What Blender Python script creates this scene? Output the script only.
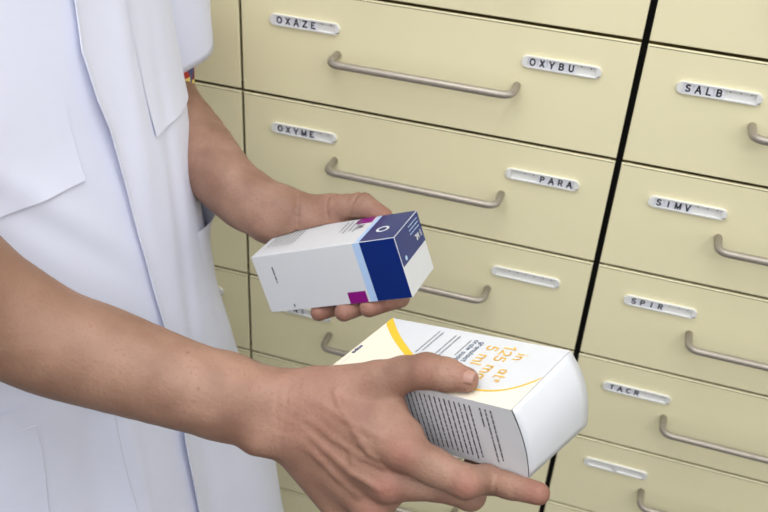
import bpy, bmesh, math, random
import numpy as np
from mathutils import Vector, Matrix
random.seed(7); np.random.seed(7)
for o in list(bpy.data.objects): bpy.data.objects.remove(o)
scene = bpy.context.scene
COL = scene.collection

# ------------------------------------------------------------------ camera, world, light, exposure
F = 914.6745
CAM = np.array([0.4282006653, -0.8864380854, 1.5788383405])
RW = np.array([[0.9507146342, 0.3051293940, 0.0551156716],
               [0.2124602531, -0.5115954501, -0.8325447353],
               [-0.2258369438, 0.8032223530, -0.5512091494]])      # rows: right, down, forward
cam = bpy.data.cameras.new('camera'); camo = bpy.data.objects.new('camera', cam); COL.objects.link(camo)
m = Matrix.Identity(4)
for i in range(3):
    m[i][0] = RW[0][i]; m[i][1] = -RW[1][i]; m[i][2] = -RW[2][i]; m[i][3] = CAM[i]
camo.matrix_world = m
cam.sensor_width = 36.0; cam.lens = F / 768 * 36.0; cam.clip_start = 0.02
cam.dof.use_dof = True; cam.dof.focus_distance = 0.70; cam.dof.aperture_fstop = 11.0
scene.camera = camo

world = bpy.data.worlds.new('world'); scene.world = world; world.use_nodes = True
world.node_tree.nodes['Background'].inputs[0].default_value = (0.95, 0.97, 1.0, 1)
world.node_tree.nodes['Background'].inputs[1].default_value = 0.35

def area(name, loc, sx, sy, power, col, target=None):
    l = bpy.data.lights.new(name, 'AREA'); l.shape = 'RECTANGLE'; l.size = sx; l.size_y = sy
    l.energy = power; l.color = col
    o = bpy.data.objects.new(name, l); COL.objects.link(o); o.location = loc
    if target is not None:
        o.rotation_euler = (Vector(target) - Vector(loc)).to_track_quat('-Z', 'Y').to_euler()
    return o
LAMPS = [(x_, y_) for x_ in (-1.15, 0.20, 1.55) for y_ in (-0.72, -2.02)]
for k_, (lx, ly) in enumerate(LAMPS):
    area('ceiling_light', (lx, ly, 2.445), 1.14, 1.14, (2.5, 2.0, 10.0, 5.5, 0.3, 14.5)[k_], (0.965, 0.982, 1.0))
area('window_daylight', (2.47, -0.65, 1.75), 1.10, 1.10, 2.5, (0.97, 0.985, 1.0), (0.0, -0.65, 1.75))
vs = scene.view_settings
vs.view_transform = 'Standard'; vs.look = 'None'; vs.gamma = 1.0; vs.use_curve_mapping = False
vs.exposure = 0.29

def at(px, py, d):                     # a point of the place, d metres away along the optical axis
    c = np.array([(px - 384) / F * d, (py - 256) / F * d, d])
    return RW.T @ c + CAM

# ------------------------------------------------------------------ helpers
def lin(c):
    return tuple(((v / 255) / 12.92 if v / 255 <= 0.04045 else ((v / 255 + 0.055) / 1.055) ** 2.4) for v in c)

def mat(name, rgb, rough=0.5, metal=0.0, var=0.0, scale=40.0, bump=0.0, bscale=200.0, spec=0.5, sss=0.0, sheen=0.0):
    mt = bpy.data.materials.new(name); mt.use_nodes = True
    nt = mt.node_tree; b = nt.nodes['Principled BSDF']
    c = lin(rgb)
    b.inputs['Roughness'].default_value = rough; b.inputs['Metallic'].default_value = metal
    b.inputs['Specular IOR Level'].default_value = spec
    if sheen: b.inputs['Sheen Weight'].default_value = sheen
    tc = nt.nodes.new('ShaderNodeTexCoord')
    n = nt.nodes.new('ShaderNodeTexNoise'); n.inputs['Scale'].default_value = scale; n.inputs['Detail'].default_value = 5
    nt.links.new(tc.outputs['Object'], n.inputs['Vector'])
    r = nt.nodes.new('ShaderNodeValToRGB')
    r.color_ramp.elements[0].position = 0.3; r.color_ramp.elements[1].position = 0.7
    r.color_ramp.elements[0].color = (*[max(0, v * (1 - var)) for v in c], 1)
    r.color_ramp.elements[1].color = (*[min(1, v * (1 + var)) for v in c], 1)
    nt.links.new(n.outputs['Fac'], r.inputs['Fac']); nt.links.new(r.outputs['Color'], b.inputs['Base Color'])
    if bump:
        n2 = nt.nodes.new('ShaderNodeTexNoise'); n2.inputs['Scale'].default_value = bscale; n2.inputs['Detail'].default_value = 4
        nt.links.new(tc.outputs['Object'], n2.inputs['Vector'])
        bp = nt.nodes.new('ShaderNodeBump'); bp.inputs['Strength'].default_value = bump; bp.inputs['Distance'].default_value = 0.001
        nt.links.new(n2.outputs['Fac'], bp.inputs['Height']); nt.links.new(bp.outputs['Normal'], b.inputs['Normal'])
    return mt

M = {}
M['cream'] = mat('cream_lacquer', (236, 228, 190), 0.42, var=0.015, scale=3, bump=0.02, bscale=400)
M['seam_edge'] = mat('edge_seam', (92, 80, 45), 0.6, var=0.05)
M['carcass'] = mat('dark_carcass', (124, 106, 62), 0.7, var=0.1)
M['black'] = mat('black_gap', (6, 5, 5), 0.9, var=0.1)
M['steel'] = mat('brushed_steel', (168, 160, 150), 0.45, metal=0.6, var=0.06, scale=120)
M['white_plastic'] = mat('white_plastic', (226, 226, 224), 0.4, var=0.01)
M['tile_white'] = mat('tile_white', (222, 223, 232), 0.35, var=0.01)
M['ink'] = mat('black_ink', (26, 26, 38), 0.5, var=0.05)
M['dot'] = mat('grey_dot', (110, 110, 112), 0.6)
M['coat'] = mat('white_cotton', (218, 221, 239), 0.85, var=0.01, scale=30, bump=0.05, bscale=900, spec=0.2, sheen=0.1)
M['coat_seam'] = mat('white_stitching', (214, 215, 226), 0.9, var=0.02, scale=300)
M['trousers'] = mat('white_trousers', (215, 216, 224), 0.9, var=0.02)
M['shoe'] = mat('white_shoe', (205, 205, 205), 0.6, var=0.02)
M['hair'] = mat('brown_hair', (70, 50, 35), 0.6, var=0.3, scale=200, bump=0.4, bscale=300)
M['eye'] = mat('eye_white', (225, 222, 218), 0.2)
M['iris'] = mat('eye_iris', (70, 55, 40), 0.2)
M['carton'] = mat('white_carton', (212, 214, 219), 0.38, var=0.006, scale=60)
M['carton_cream'] = mat('cream_print', (236, 228, 210), 0.4, var=0.01)
M['yellow'] = mat('yellow_print', (240, 194, 50), 0.4, var=0.02)
M['orange_text'] = mat('orange_print', (240, 196, 96), 0.4, var=0.02)
M['navy_text'] = mat('navy_print', (84, 104, 132), 0.5, var=0.02)
M['grey_text'] = mat('grey_print', (120, 124, 132), 0.5, var=0.02)
M['dark_text'] = mat('dark_print', (96, 90, 100), 0.5, var=0.02)
M['navy'] = mat('navy_blue_print', (6, 38, 112), 0.26, var=0.03, spec=0.5)
M['light_blue'] = mat('light_blue_print', (174, 202, 238), 0.35, var=0.01)
M['purple'] = mat('purple_print', (134, 8, 122), 0.35, var=0.02)
M['pale_grey'] = mat('pale_grey_print', (206, 208, 210), 0.4, var=0.02)
M['floor'] = mat('grey_linoleum', (74, 71, 68), 0.5, var=0.08, scale=25)
M['paint'] = mat('white_paint', (188, 187, 184), 0.8, var=0.01)
M['nail'] = mat('fingernail', (170, 130, 116), 0.30, var=0.02)

def emat(name, c, s):
    mt = bpy.data.materials.new(name); mt.use_nodes = True; nt = mt.node_tree
    b = nt.nodes['Principled BSDF']; b.inputs['Base Color'].default_value = (*c, 1)
    b.inputs['Emission Color'].default_value = (*c, 1); b.inputs['Emission Strength'].default_value = s
    return mt
M['diffuser'] = emat('lamp_diffuser', (0.985, 0.99, 1.0), 1.0)

# patterned inner shirt
mt = bpy.data.materials.new('patterned_fabric'); mt.use_nodes = True; nt = mt.node_tree; b = nt.nodes['Principled BSDF']
v = nt.nodes.new('ShaderNodeTexVoronoi'); v.inputs['Scale'].default_value = 130
tc = nt.nodes.new('ShaderNodeTexCoord'); nt.links.new(tc.outputs['Object'], v.inputs['Vector'])
r = nt.nodes.new('ShaderNodeValToRGB'); r.color_ramp.interpolation = 'CONSTANT'
e = r.color_ramp.elements; e[0].color = (*lin((125, 30, 50)), 1); e[1].position = 0.35; e[1].color = (*lin((80, 85, 130)), 1)
for pos, c in ((0.6, (190, 60, 50)), (0.8, (235, 215, 120))):
    q = e.new(pos); q.color = (*lin(c), 1)
sp = nt.nodes.new('ShaderNodeSeparateColor'); nt.links.new(v.outputs['Color'], sp.inputs['Color'])
nt.links.new(sp.outputs[0], r.inputs['Fac']); nt.links.new(r.outputs['Color'], b.inputs['Base Color']); b.inputs['Roughness'].default_value = 0.8
M['pattern'] = mt

# skin
mt = bpy.data.materials.new('skin'); mt.use_nodes = True; nt = mt.node_tree; b = nt.nodes['Principled BSDF']
tc = nt.nodes.new('ShaderNodeTexCoord')
def noise(scale, detail=5, vec=None):
    n = nt.nodes.new('ShaderNodeTexNoise'); n.inputs['Scale'].default_value = scale; n.inputs['Detail'].default_value = detail
    nt.links.new(tc.outputs['Object'], n.inputs['Vector']); return n
n1 = noise(34, 8); n2 = noise(420, 3)
r = nt.nodes.new('ShaderNodeValToRGB'); r.color_ramp.elements[0].position = 0.32; r.color_ramp.elements[1].position = 0.68
r.color_ramp.elements[0].color = (*lin((134, 101, 85)), 1); r.color_ramp.elements[1].color = (*lin((162, 127, 109)), 1)
nt.links.new(n1.outputs['Fac'], r.inputs['Fac'])
def mixc(a, colr, fac):
    mx = nt.nodes.new('ShaderNodeMix'); mx.data_type = 'RGBA'
    nt.links.new(a, mx.inputs[6]); mx.inputs[7].default_value = (*lin(colr), 1)
    nt.links.new(fac, mx.inputs[0]); return mx.outputs[2]
at1 = nt.nodes.new('ShaderNodeAttribute'); at1.attribute_name = 'redness'
at2 = nt.nodes.new('ShaderNodeAttribute'); at2.attribute_name = 'mole'
at3 = nt.nodes.new('ShaderNodeAttribute'); at3.attribute_name = 'tan'
c = mixc(r.outputs['Color'], (158, 92, 84), at1.outputs['Fac'])
c = mixc(c, (136, 103, 83), at3.outputs['Fac'])
c = mixc(c, (92, 60, 46), at2.outputs['Fac'])
sm = nt.nodes.new('ShaderNodeMath'); sm.operation = 'MULTIPLY'; sm.inputs[1].default_value = 0.6
r2 = nt.nodes.new('ShaderNodeValToRGB'); r2.color_ramp.elements[0].position = 0.55; r2.color_ramp.elements[1].position = 0.75
nt.links.new(n2.outputs['Fac'], r2.inputs['Fac']); nt.links.new(r2.outputs['Color'], sm.inputs[0])
c = mixc(c, (138, 98, 82), sm.outputs[0])
nt.links.new(c, b.inputs['Base Color'])
b.inputs['Roughness'].default_value = 0.52; b.inputs['Specular IOR Level'].default_value = 0.35
b.inputs['Subsurface Weight'].default_value = 0.12; b.inputs['Subsurface Radius'].default_value = (1.0, 0.35, 0.2); b.inputs['Subsurface Scale'].default_value = 0.004
n3 = noise(420, 4); bp = nt.nodes.new('ShaderNodeBump'); bp.inputs['Strength'].default_value = 0.35; bp.inputs['Distance'].default_value = 0.0014
n4 = noise(110, 5); ad = nt.nodes.new('ShaderNodeMath'); ad.operation = 'ADD'
nt.links.new(n3.outputs['Fac'], ad.inputs[0]); nt.links.new(n4.outputs['Fac'], ad.inputs[1])
nt.links.new(ad.outputs[0], bp.inputs['Height']); nt.links.new(bp.outputs['Normal'], b.inputs['Normal'])
M['skin'] = mt

def link(name, me, parent=None, mats=None, smooth=False):
    if mats is not None:
        for q in (mats if isinstance(mats, (list, tuple)) else [mats]): me.materials.append(M[q])
    if smooth: me.shade_smooth()
    o = bpy.data.objects.new(name, me); COL.objects.link(o)
    if parent is not None: o.parent = parent
    return o
def mesh(name, verts, faces, mi=None):
    me = bpy.data.meshes.new(name)
    me.from_pydata([tuple(map(float, v)) for v in verts], [], [tuple(map(int, f)) for f in faces])
    if mi is not None: me.polygons.foreach_set('material_index', mi)
    me.update(); return me
def from_bm(name, bm):
    me = bpy.data.meshes.new(name); bmesh.ops.recalc_face_normals(bm, faces=bm.faces); bm.to_mesh(me); bm.free(); return me
def empty(name, loc, parent=None):
    o = bpy.data.objects.new(name, None); COL.objects.link(o); o.location = loc
    o.empty_display_size = 0.05
    if parent: o.parent = parent
    return o
def tag(o, label, cat, group=None):
    o['label'] = label; o['category'] = cat
    if group: o['group'] = group
def box_bm(x0, x1, y0, y1, z0, z1, bev=0.0, seg=2):
    bm = bmesh.new(); bmesh.ops.create_cube(bm, size=1)
    for v in bm.verts: v.co = Vector(((x0 + x1) / 2 + v.co.x * (x1 - x0), (y0 + y1) / 2 + v.co.y * (y1 - y0), (z0 + z1) / 2 + v.co.z * (z1 - z0)))
    if bev: bmesh.ops.bevel(bm, geom=list(bm.edges), offset=bev, segments=seg, affect='EDGES', profile=0.5)
    return bm
def structure(name, bm, mt):
    o = link(name, from_bm(name, bm), None, mt); o['kind'] = 'structure'; return o
def tube(pts, r, seg=10, cap=True):
    """swept round bar; pts (n,3), r scalar or list"""
    pts = np.array(pts, float); n = len(pts); r = np.broadcast_to(np.array(r, float), (n,))
    T = np.gradient(pts, axis=0); T /= np.linalg.norm(T, axis=1)[:, None] + 1e-12
    u = np.cross(T[0], [0.3, 0.2, 0.93]); u /= np.linalg.norm(u)
    V = []; Fc = []
    for i in range(n):
        u = u - T[i] * (u @ T[i]); u /= np.linalg.norm(u); w = np.cross(T[i], u)
        for k in range(seg):
            a = 2 * math.pi * k / seg; V.append(pts[i] + r[i] * (math.cos(a) * u + math.sin(a) * w))
    for i in range(n - 1):
        for k in range(seg):
            Fc.append((i * seg + k, i * seg + (k + 1) % seg, (i + 1) * seg + (k + 1) % seg, (i + 1) * seg + k))
    if cap: Fc.append(tuple(range(seg))[::-1]); Fc.append(tuple(range((n - 1) * seg, n * seg)))
    return V, Fc

def arc(cx, cy, rx, ry, a0, a1, n=12):
    return [(cx + rx * math.cos(math.radians(a0 + (a1 - a0) * k / n)), cy + ry * math.sin(math.radians(a0 + (a1 - a0) * k / n))) for k in range(n + 1)]
STROKES = {   # letter: (width, [polylines]) on a cap height of 1
 'O': (.78, [arc(.39, .5, .33, .44, 0, 360, 24)]), 'X': (.70, [[(.06, 0), (.64, 1)], [(.64, 0), (.06, 1)]]),
 'A': (.74, [[(.03, 0), (.37, 1), (.71, 0)], [(.17, .33), (.57, .33)]]), 'Z': (.66, [[(.06, .93), (.60, .93), (.06, .07), (.62, .07)]]),
 'E': (.62, [[(.58, .93), (.10, .93), (.10, .07), (.60, .07)], [(.10, .52), (.52, .52)]]), 'Y': (.70, [[(.04, 1), (.35, .45), (.66, 1)], [(.35, .45), (.35, 0)]]),
 'B': (.68, [[(.10, 0), (.10, 1)], [(.10, .93), (.36, .93)] + arc(.36, .73, .20, .20, 90, -90) + [(.10, .53)], [(.36, .53)] + arc(.38, .30, .23, .23, 90, -90) + [(.10, .07)]]),
 'U': (.72, [[(.10, 1), (.10, .36)] + arc(.36, .36, .26, .30, 180, 360) + [(.62, 1)]]), 'M': (.86, [[(.09, 0), (.09, 1)], [(.09, .96), (.43, .1), (.77, .96)], [(.77, 1), (.77, 0)]]),
 'P': (.64, [[(.10, 0), (.10, 1)], [(.10, .93), (.34, .93)] + arc(.34, .70, .23, .23, 90, -90) + [(.10, .47)]]),
 'R': (.70, [[(.10, 0), (.10, 1)], [(.10, .93), (.36, .93)] + arc(.36, .71, .22, .22, 90, -90) + [(.10, .49)], [(.38, .49), (.60, 0)]]),
 'S': (.66, [arc(.33, .725, .23, .21, 20, 270, 14) + arc(.33, .275, .25, .22, 90, -165, 14)]), 'L': (.58, [[(.10, 1), (.10, .07), (.56, .07)]]),
 'I': (.26, [[(.13, 0), (.13, 1)]]), 'V': (.70, [[(.04, 1), (.35, .03), (.66, 1)]]), 'T': (.64, [[(.02, .93), (.62, .93)], [(.32, .93), (.32, 0)]]),
 'C': (.72, [arc(.38, .5, .30, .44, 45, 315, 20)]), 'N': (.74, [[(.10, 0), (.10, 1)], [(.10, .95), (.64, .05)], [(.64, 0), (.64, 1)]]),
 '1': (.50, [[(.08, .74), (.32, .97), (.32, 0)]]), '2': (.66, [arc(.32, .69, .25, .25, 165, -35, 12) + [(.06, .06), (.60, .06)]]),
 '5': (.66, [[(.57, .94), (.16, .94), (.11, .52)] + arc(.31, .33, .25, .27, 130, -155, 14)]), ' ': (.36, []),
 'm': (.98, [[(.09, 0), (.09, .70)], arc(.29, .42, .20, .22, 180, 0) + [(.49, 0)], arc(.69, .42, .20, .22, 180, 0) + [(.89, 0)]]),
 'g': (.66, [arc(.31, .35, .22, .29, 0, 360, 18), [(.55, .70), (.55, -.06)] + arc(.32, -.06, .23, .18, 0, -160)]),
 'l': (.24, [[(.12, 0), (.12, 1)]]), 'i': (.24, [[(.12, 0), (.12, .68)], [(.12, .88), (.12, .96)]]), 'n': (.60, [[(.09, 0), (.09, .70)], arc(.30, .42, .21, .22, 180, 0) + [(.51, 0)]]),
 'a': (.64, [arc(.30, .35, .22, .29, 0, 360, 18), [(.54, .70), (.54, 0)]]), 't': (.42, [[(.20, .92), (.20, .14), (.36, .04)], [(.03, .66), (.38, .66)]]),
 'r': (.42, [[(.09, 0), (.09, .70)], arc(.30, .42, .21, .24, 180, 75)]), 'u': (.60, [[(.09, .70), (.09, .25)] + arc(.29, .25, .20, .20, 180, 360) + [(.49, .70)], [(.50, .70), (.50, 0)]]),
 'v': (.54, [[(.03, .70), (.27, .03), (.51, .70)]]), 'o': (.64, [arc(.32, .35, .25, .30, 0, 360, 18)]), 'e': (.62, [[(.08, .36), (.54, .36)] + arc(.31, .35, .23, .29, 0, 310, 14)]),
 's': (.54, [arc(.27, .49, .17, .15, 20, 270, 10) + arc(.27, .19, .19, .15, 90, -165, 10)]), 'p': (.64, [[(.09, .70), (.09, -.25)], arc(.32, .35, .22, .29, 0, 360, 18)]),
 'x': (.54, [[(.04, 0), (.50, .68)], [(.50, 0), (.04, .68)]]), '\u00b0': (.40, [arc(.20, .80, .13, .13, 0, 360, 12)])}
_gl = {}
def glyphs(s, size, weight=0.15):
    """flat sans lettering: verts (n,3) centred on the middle of the line, faces; size = cap height"""
    key = (s, size, weight)
    if key in _gl: return _gl[key]
    V = []; Fc = []; x0 = 0.0
    for ch in s:
        wd, pls = STROKES[ch]
        for pl in pls:
            for (a, b_), (c, d) in zip(pl[:-1], pl[1:]):
                l_ = math.hypot(c - a, d - b_) + 1e-9; tx_, ty_ = (c - a) / l_ * weight / 2, (d - b_) / l_ * weight / 2; q = .35 if len(pl) > 4 else (.98 if len(pl) > 2 else 0)
                k = len(V)
                for (px, py, e_, sd) in ((a, b_, -q, -1), (c, d, q, -1), (c, d, q, 1), (a, b_, -q, 1)):
                    V.append(((x0 + px + tx_ * e_ - ty_ * sd) * size, (py + ty_ * e_ + tx_ * sd) * size, 0.0))
                Fc.append((k, k + 1, k + 2, k + 3))
        x0 += wd + .10
    V = np.array(V); V[:, 0] -= (x0 - .10) * size / 2; V[:, 1] -= size / 2
    _gl[key] = (V, Fc); return V, Fc

# ------------------------------------------------------------------ the room
W = 0.42808; RH = 0.128; ZR = 1.28
X0, X1, Y0, Y1, ZC = -1.9, 2.5, -2.9, 0.62, 2.5
structure('floor', box_bm(X0, X1, Y0, Y1, -0.1, 0), 'floor')
structure('ceiling', box_bm(X0, X1, Y0, Y1, ZC, ZC + 0.1), 'paint')
structure('wall_back', box_bm(X0, X1, Y1, Y1 + 0.1, 0, ZC), 'paint')
structure('wall_rear', box_bm(X0, X1, Y0 - 0.1, Y0, 0, ZC), 'paint')
structure('wall_left', box_bm(X0 - 0.1, X0, Y0, Y1, 0, ZC), 'paint')
structure('wall_right', box_bm(X1, X1 + 0.1, Y0, Y1, 0, ZC), 'paint')
t = empty('window_1', (X1, -0.65, 1.75)); t['kind'] = 'structure'
for bx in ((-0.62, 0.62, -0.62, -0.56), (-0.62, 0.62, 0.56, 0.62), (-0.62, -0.56, -0.56, 0.56), (0.56, 0.62, -0.56, 0.56)):
    link('window_frame', from_bm('window_frame', box_bm(-0.03, 0, bx[0], bx[1], bx[2], bx[3], 0.003)), t, 'white_plastic')
link('pane', from_bm('pane', box_bm(-0.012, -0.006, -0.56, 0.56, -0.56, 0.56)), t, 'diffuser')
for (lx, ly), lab in zip(LAMPS, ('above the person in the white coat', 'above and behind the person in the white coat', 'above the cabinet labelled OXAZE', 'above the photographer',
                                 'above the right end of the cabinets', 'in the corner behind the photographer to the right')):
    t = empty('ceiling_lamp', (lx, ly, ZC)); tag(t, 'flat square ceiling light panel ' + lab, 'lamp', 'ceiling light panels')
    bm = bmesh.new()
    for bx in ((-0.6, 0.6, -0.6, -0.57), (-0.6, 0.6, 0.57, 0.6), (-0.6, -0.57, -0.57, 0.57), (0.57, 0.6, -0.57, 0.57)):
        b2 = box_bm(bx[0], bx[1], bx[2], bx[3], -0.05, 0.0); tmp = bpy.data.meshes.new('t'); b2.to_mesh(tmp); b2.free(); bm.from_mesh(tmp); bpy.data.meshes.remove(tmp)
    link('frame', from_bm('frame', bm), t, 'white_plastic')
    link('diffuser', from_bm('diffuser', box_bm(-0.57, 0.57, -0.57, 0.57, -0.04, -0.03)), t, 'diffuser')

# ------------------------------------------------------------------ drawer cabinets
GAPR = 0.0036      # joint between the rows
def drawer_front_mesh(w):
    # front slab: face at y = 0, sits left edge x=0, top z=0
    # thin folded front skin; the drawer box behind it is set back from the edges
    bm = box_bm(0, w, 0, 0.0024, -RH + GAPR, 0, 0.0)
    be = [e for e in bm.edges if all(v.co.y < 0.001 for v in e.verts)]
    bmesh.ops.bevel(bm, geom=be, offset=0.0008, segments=2, affect='EDGES', profile=0.5)
    b2 = box_bm(0.005, w - 0.005, 0.0024, 0.019, -RH + GAPR + 0.003, -0.007); tmp = bpy.data.meshes.new('t'); b2.to_mesh(tmp); b2.free(); bm.from_mesh(tmp); bpy.data.meshes.remove(tmp)
    me = bpy.data.meshes.new('drawer'); bmesh.ops.recalc_face_normals(bm, faces=bm.faces); bm.to_mesh(me); bm.free()
    # narrow brown joint of the edging, on the top arris
    n0 = len(me.vertices)
    vs_ = [tuple(v.co) for v in me.vertices]; fs = [tuple(p.vertices) for p in me.polygons]; mi = [0] * len(fs)
    k = len(vs_); e = 0.00006
    vs_ += [(0.0015, -e, -0.0021), (w - 0.0015, -e, -0.0021), (w - 0.0015, -e, -0.0014), (0.0015, -e, -0.0014)]
    fs.append((k, k + 1, k + 2, k + 3)); mi.append(1)
    m2 = mesh('drawer', vs_, fs, mi); m2.materials.append(M['cream']); m2.materials.append(M['seam_edge'])
    bpy.data.meshes.remove(me); return m2
def handle_mesh(x0=0.1125, x1=0.3085, z=-0.064, r=0.0041, out=0.030):
    c = 0.011; P = [(x0, 0.001, z), (x0, -out + c, z)]
    for k in range(1, 6):
        a = k / 6 * math.pi / 2; P.append((x0 + c * (1 - math.cos(a)), -out + c * (1 - math.sin(a)), z))
    P += [(x0 + c, -out, z), ((x0 + x1) / 2, -out, z), (x1 - c, -out, z)]
    for k in range(1, 6):
        a = k / 6 * math.pi / 2; P.append((x1 - c + c * math.sin(a), -out + c * (1 - math.cos(a)), z))
    P += [(x1, -out + c, z), (x1, 0.001, z)]
    V, Fc = tube(P, r, 12)
    me = mesh('handle', V, Fc); me.materials.append(M['steel']); me.shade_smooth(); return me
LL, LH, LT = 0.0800, 0.0122, 0.0030       # label holder length, height, thickness
WIN0, WIN1 = 0.0062, 0.0745               # window in the holder
NT = 7; TW = (WIN1 - WIN0) / NT
def holder_mesh(divider=False):
    """rounded white bar with a sunk window for letter tiles"""
    bm = bmesh.new(); r = LH / 2; N = 8
    out = []
    for k in range(N + 1):
        a = math.pi / 2 + math.pi * k / N; out.append((r + r * math.cos(a) , r * math.sin(a)))
    for k in range(N + 1):
        a = -math.pi / 2 + math.pi * k / N; out.append((LL - r + r * math.cos(a), r * math.sin(a)))
    hz = LH / 2 - 0.0014
    wins = [(WIN0, WIN1)] if not divider else [(WIN0, 0.0375), (0.0425, WIN1)]
    vo = [bm.verts.new((x, -LT, z)) for x, z in out]; vb = [bm.verts.new((x * 1.0, 0, z)) for x, z in out]
    n = len(out)
    for k in range(n): bm.faces.new((vo[k], vo[(k + 1) % n], vb[(k + 1) % n], vb[k]))
    edges = [bm.edges.get((vo[k], vo[(k + 1) % n])) for k in range(n)]
    for (a, b2) in wins:
        q = [bm.verts.new(p) for p in ((a, -LT, -hz), (b2, -LT, -hz), (b2, -LT, hz), (a, -LT, hz))]
        qd = [bm.verts.new((p.co.x, -0.0005, p.co.z)) for p in q]
        for k in range(4):
            bm.faces.new((q[k], q[(k + 1) % 4], qd[(k + 1) % 4], qd[k])); edges.append(bm.edges.get((q[k], q[(k + 1) % 4])))
        bm.faces.new(qd)
    bmesh.ops.triangle_fill(bm, edges=edges, use_beauty=True)
    # small pips along the upper edge of the window
    bmesh.ops.recalc_face_normals(bm, faces=bm.faces)
    nf = len(bm.faces)
    for k in range(NT):
        x = WIN0 + (k + 0.5) * TW
        if divider and 0.036 < x < 0.044: continue
        bm.faces.new([bm.verts.new((x + dx, -0.00056, hz - 0.0021 + dz)) for dx, dz in ((-0.0006, -0.0006), (0.0006, -0.0006), (0.0006, 0.0006), (-0.0006, 0.0006))])
    me = bpy.data.meshes.new('label_holder'); bm.to_mesh(me); bm.free()
    me.materials.append(M['white_plastic']); me.materials.append(M['dot'])
    for i, p in enumerate(me.polygons): p.material_index = 1 if i >= nf else 0
    return me
_tiles = {}
def tile_mesh(ch):
    if ch in _tiles: return _tiles[ch]
    hz = LH / 2 - 0.0016
    bm = box_bm(0.0002, TW - 0.0002, -0.0019, -0.0006, -hz, hz, 0.0003, 1)
    me = bpy.data.meshes.new('t'); bmesh.ops.recalc_face_normals(bm, faces=bm.faces); bm.to_mesh(me); bm.free()
    V = [tuple(v.co) for v in me.vertices]; Fc = [tuple(p.vertices) for p in me.polygons]; mi = [0] * len(Fc); k = len(V)
    gv, gf = glyphs(ch, 0.0073, 0.22)
    gx = (gv[:, 0].max() + gv[:, 0].min()) / 2; gz = (gv[:, 1].max() + gv[:, 1].min()) / 2
    V += [(x - gx + TW / 2, -0.00196, z - gz) for x, z, _ in gv]; Fc += [tuple(i + k for i in f) for f in gf]; mi += [1] * len(gf)
    bpy.data.meshes.remove(me)
    me = mesh('letter_tile', V, Fc, mi); me.materials.append(M['tile_white']); me.materials.append(M['ink'])
    _tiles[ch] = me; return me
HM = handle_mesh(); LM = holder_mesh(); LM2 = holder_mesh(True)
LX = (0.0345, 0.3100); LZ = -0.0368 + 0.0008
TEXT = {(1, 0): ('OXAZE', 'OXYBU'), (1, 1): ('OXYME', '   PARA'), (1, 2): ('', ''), (1, 3): ('PENI', ''),
        (2, 0): ('SALB', None), (2, 1): ('SIMV', None), (2, 2): ('SPIR', None), (2, 3): ('TACR', None), (2, 4): ('|', None)}
CABS = {-1: 'cream drawer cabinet at the far left, hidden behind the person in white',
        0: 'cream drawer cabinet directly behind the white coat, left of the labelled OXAZE drawers',
        1: 'cream drawer cabinet with drawers labelled OXAZE, OXYBU, OXYME and PARA',
        2: 'cream drawer cabinet with drawers labelled SALB, SIMV, SPIR and TACR',
        3: 'cream drawer cabinet at the far right end of the row'}
GAPC = {-1: 0.0034, 0: 0.0034, 1: 0.0068, 2: 0.0034, 3: 0.0034}       # joint on the right of each column
FM = {g: drawer_front_mesh(W - g) for g in set(GAPC.values())}
R0, R1 = -4, 9
for cidx, lab in CABS.items():
    x0 = (cidx - 1) * W; wf = W - GAPC[cidx]
    cab = empty('drawer_cabinet', (x0, 0, 0)); tag(cab, lab, 'cabinet', 'row of cream drawer cabinets')
    top = ZR - RH * R0; bot = ZR - RH * R1
    bm = box_bm(0.0, wf, 0.0195, 0.60, bot - 0.02, top + 0.02)
    link('body', from_bm('body', bm), cab, 'carcass')
    link('plinth', from_bm('plinth', box_bm(0.002, wf - 0.002, 0.04, 0.58, 0, bot - 0.02)), cab, 'black')
    link('top_panel', from_bm('top_panel', box_bm(0, wf, -0.002, 0.60, top + 0.02, top + 0.04, 0.0015)), cab, 'cream')
    if cidx == 1: link('gap_strip', from_bm('gap_strip', box_bm(wf + 0.0002, W - 0.0002, 0.017, 0.59, bot - 0.02, top + 0.02)), cab, 'black')
    for r_ in range(R0, R1):
        d = bpy.data.objects.new('drawer', FM[GAPC[cidx]]); COL.objects.link(d); d.parent = cab; d.location = (0, 0, ZR - RH * r_ - GAPR / 2)
        h = bpy.data.objects.new('handle', HM); COL.objects.link(h); h.parent = d
        for s in (0, 1):
            if cidx == 1 and r_ >= 5: continue
            txt = TEXT.get((cidx, r_), ('', ''))[s]
            if txt is None: txt = ''
            l = bpy.data.objects.new('label_holder', LM2 if txt == '|' else LM); COL.objects.link(l); l.parent = d; l.location = (LX[s], 0, LZ)
            if txt != '|':
                for k, ch in enumerate(txt):
                    if ch == ' ': continue
                    t = bpy.data.objects.new('letter_tile', tile_mesh(ch)); COL.objects.link(t); t.parent = d
                    t.location = (LX[s] + WIN0 + k * TW, 0, LZ)

# ------------------------------------------------------------------ medicine boxes
class Carton:
    def __init__(s, o, ax, dims):
        s.o = np.array(o); s.ax = np.array(ax); s.d = np.array(dims)
    def __call__(s, u, v, w): return s.o + s.ax.T @ np.array([u, v, w])
    def ray(s, px, py, axis, val):
        """the point seen at px,py on the plane  local[axis] = val"""
        a = at(px, py, 1.0) - CAM; n = s.ax[axis]
        k = (val - n @ (CAM - s.o)) / (n @ a); return CAM + a * k
    def local(s, P): return s.ax @ (np.array(P) - s.o)
def ortho(ax):
    ax = np.array(ax); x = ax[0] / np.linalg.norm(ax[0]); y = ax[1] - x * (ax[1] @ x); y /= np.linalg.norm(y); return np.array([x, y, np.cross(x, y)])
BLUE = Carton((0.2611, -0.2655, 1.1733), ortho([[0.9197, -0.0286, 0.3916], [0.0634, 0.9951, -0.076], [-0.3875, 0.0947, 0.917]]), (0.1447, 0.0571, 0.0570))
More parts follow.
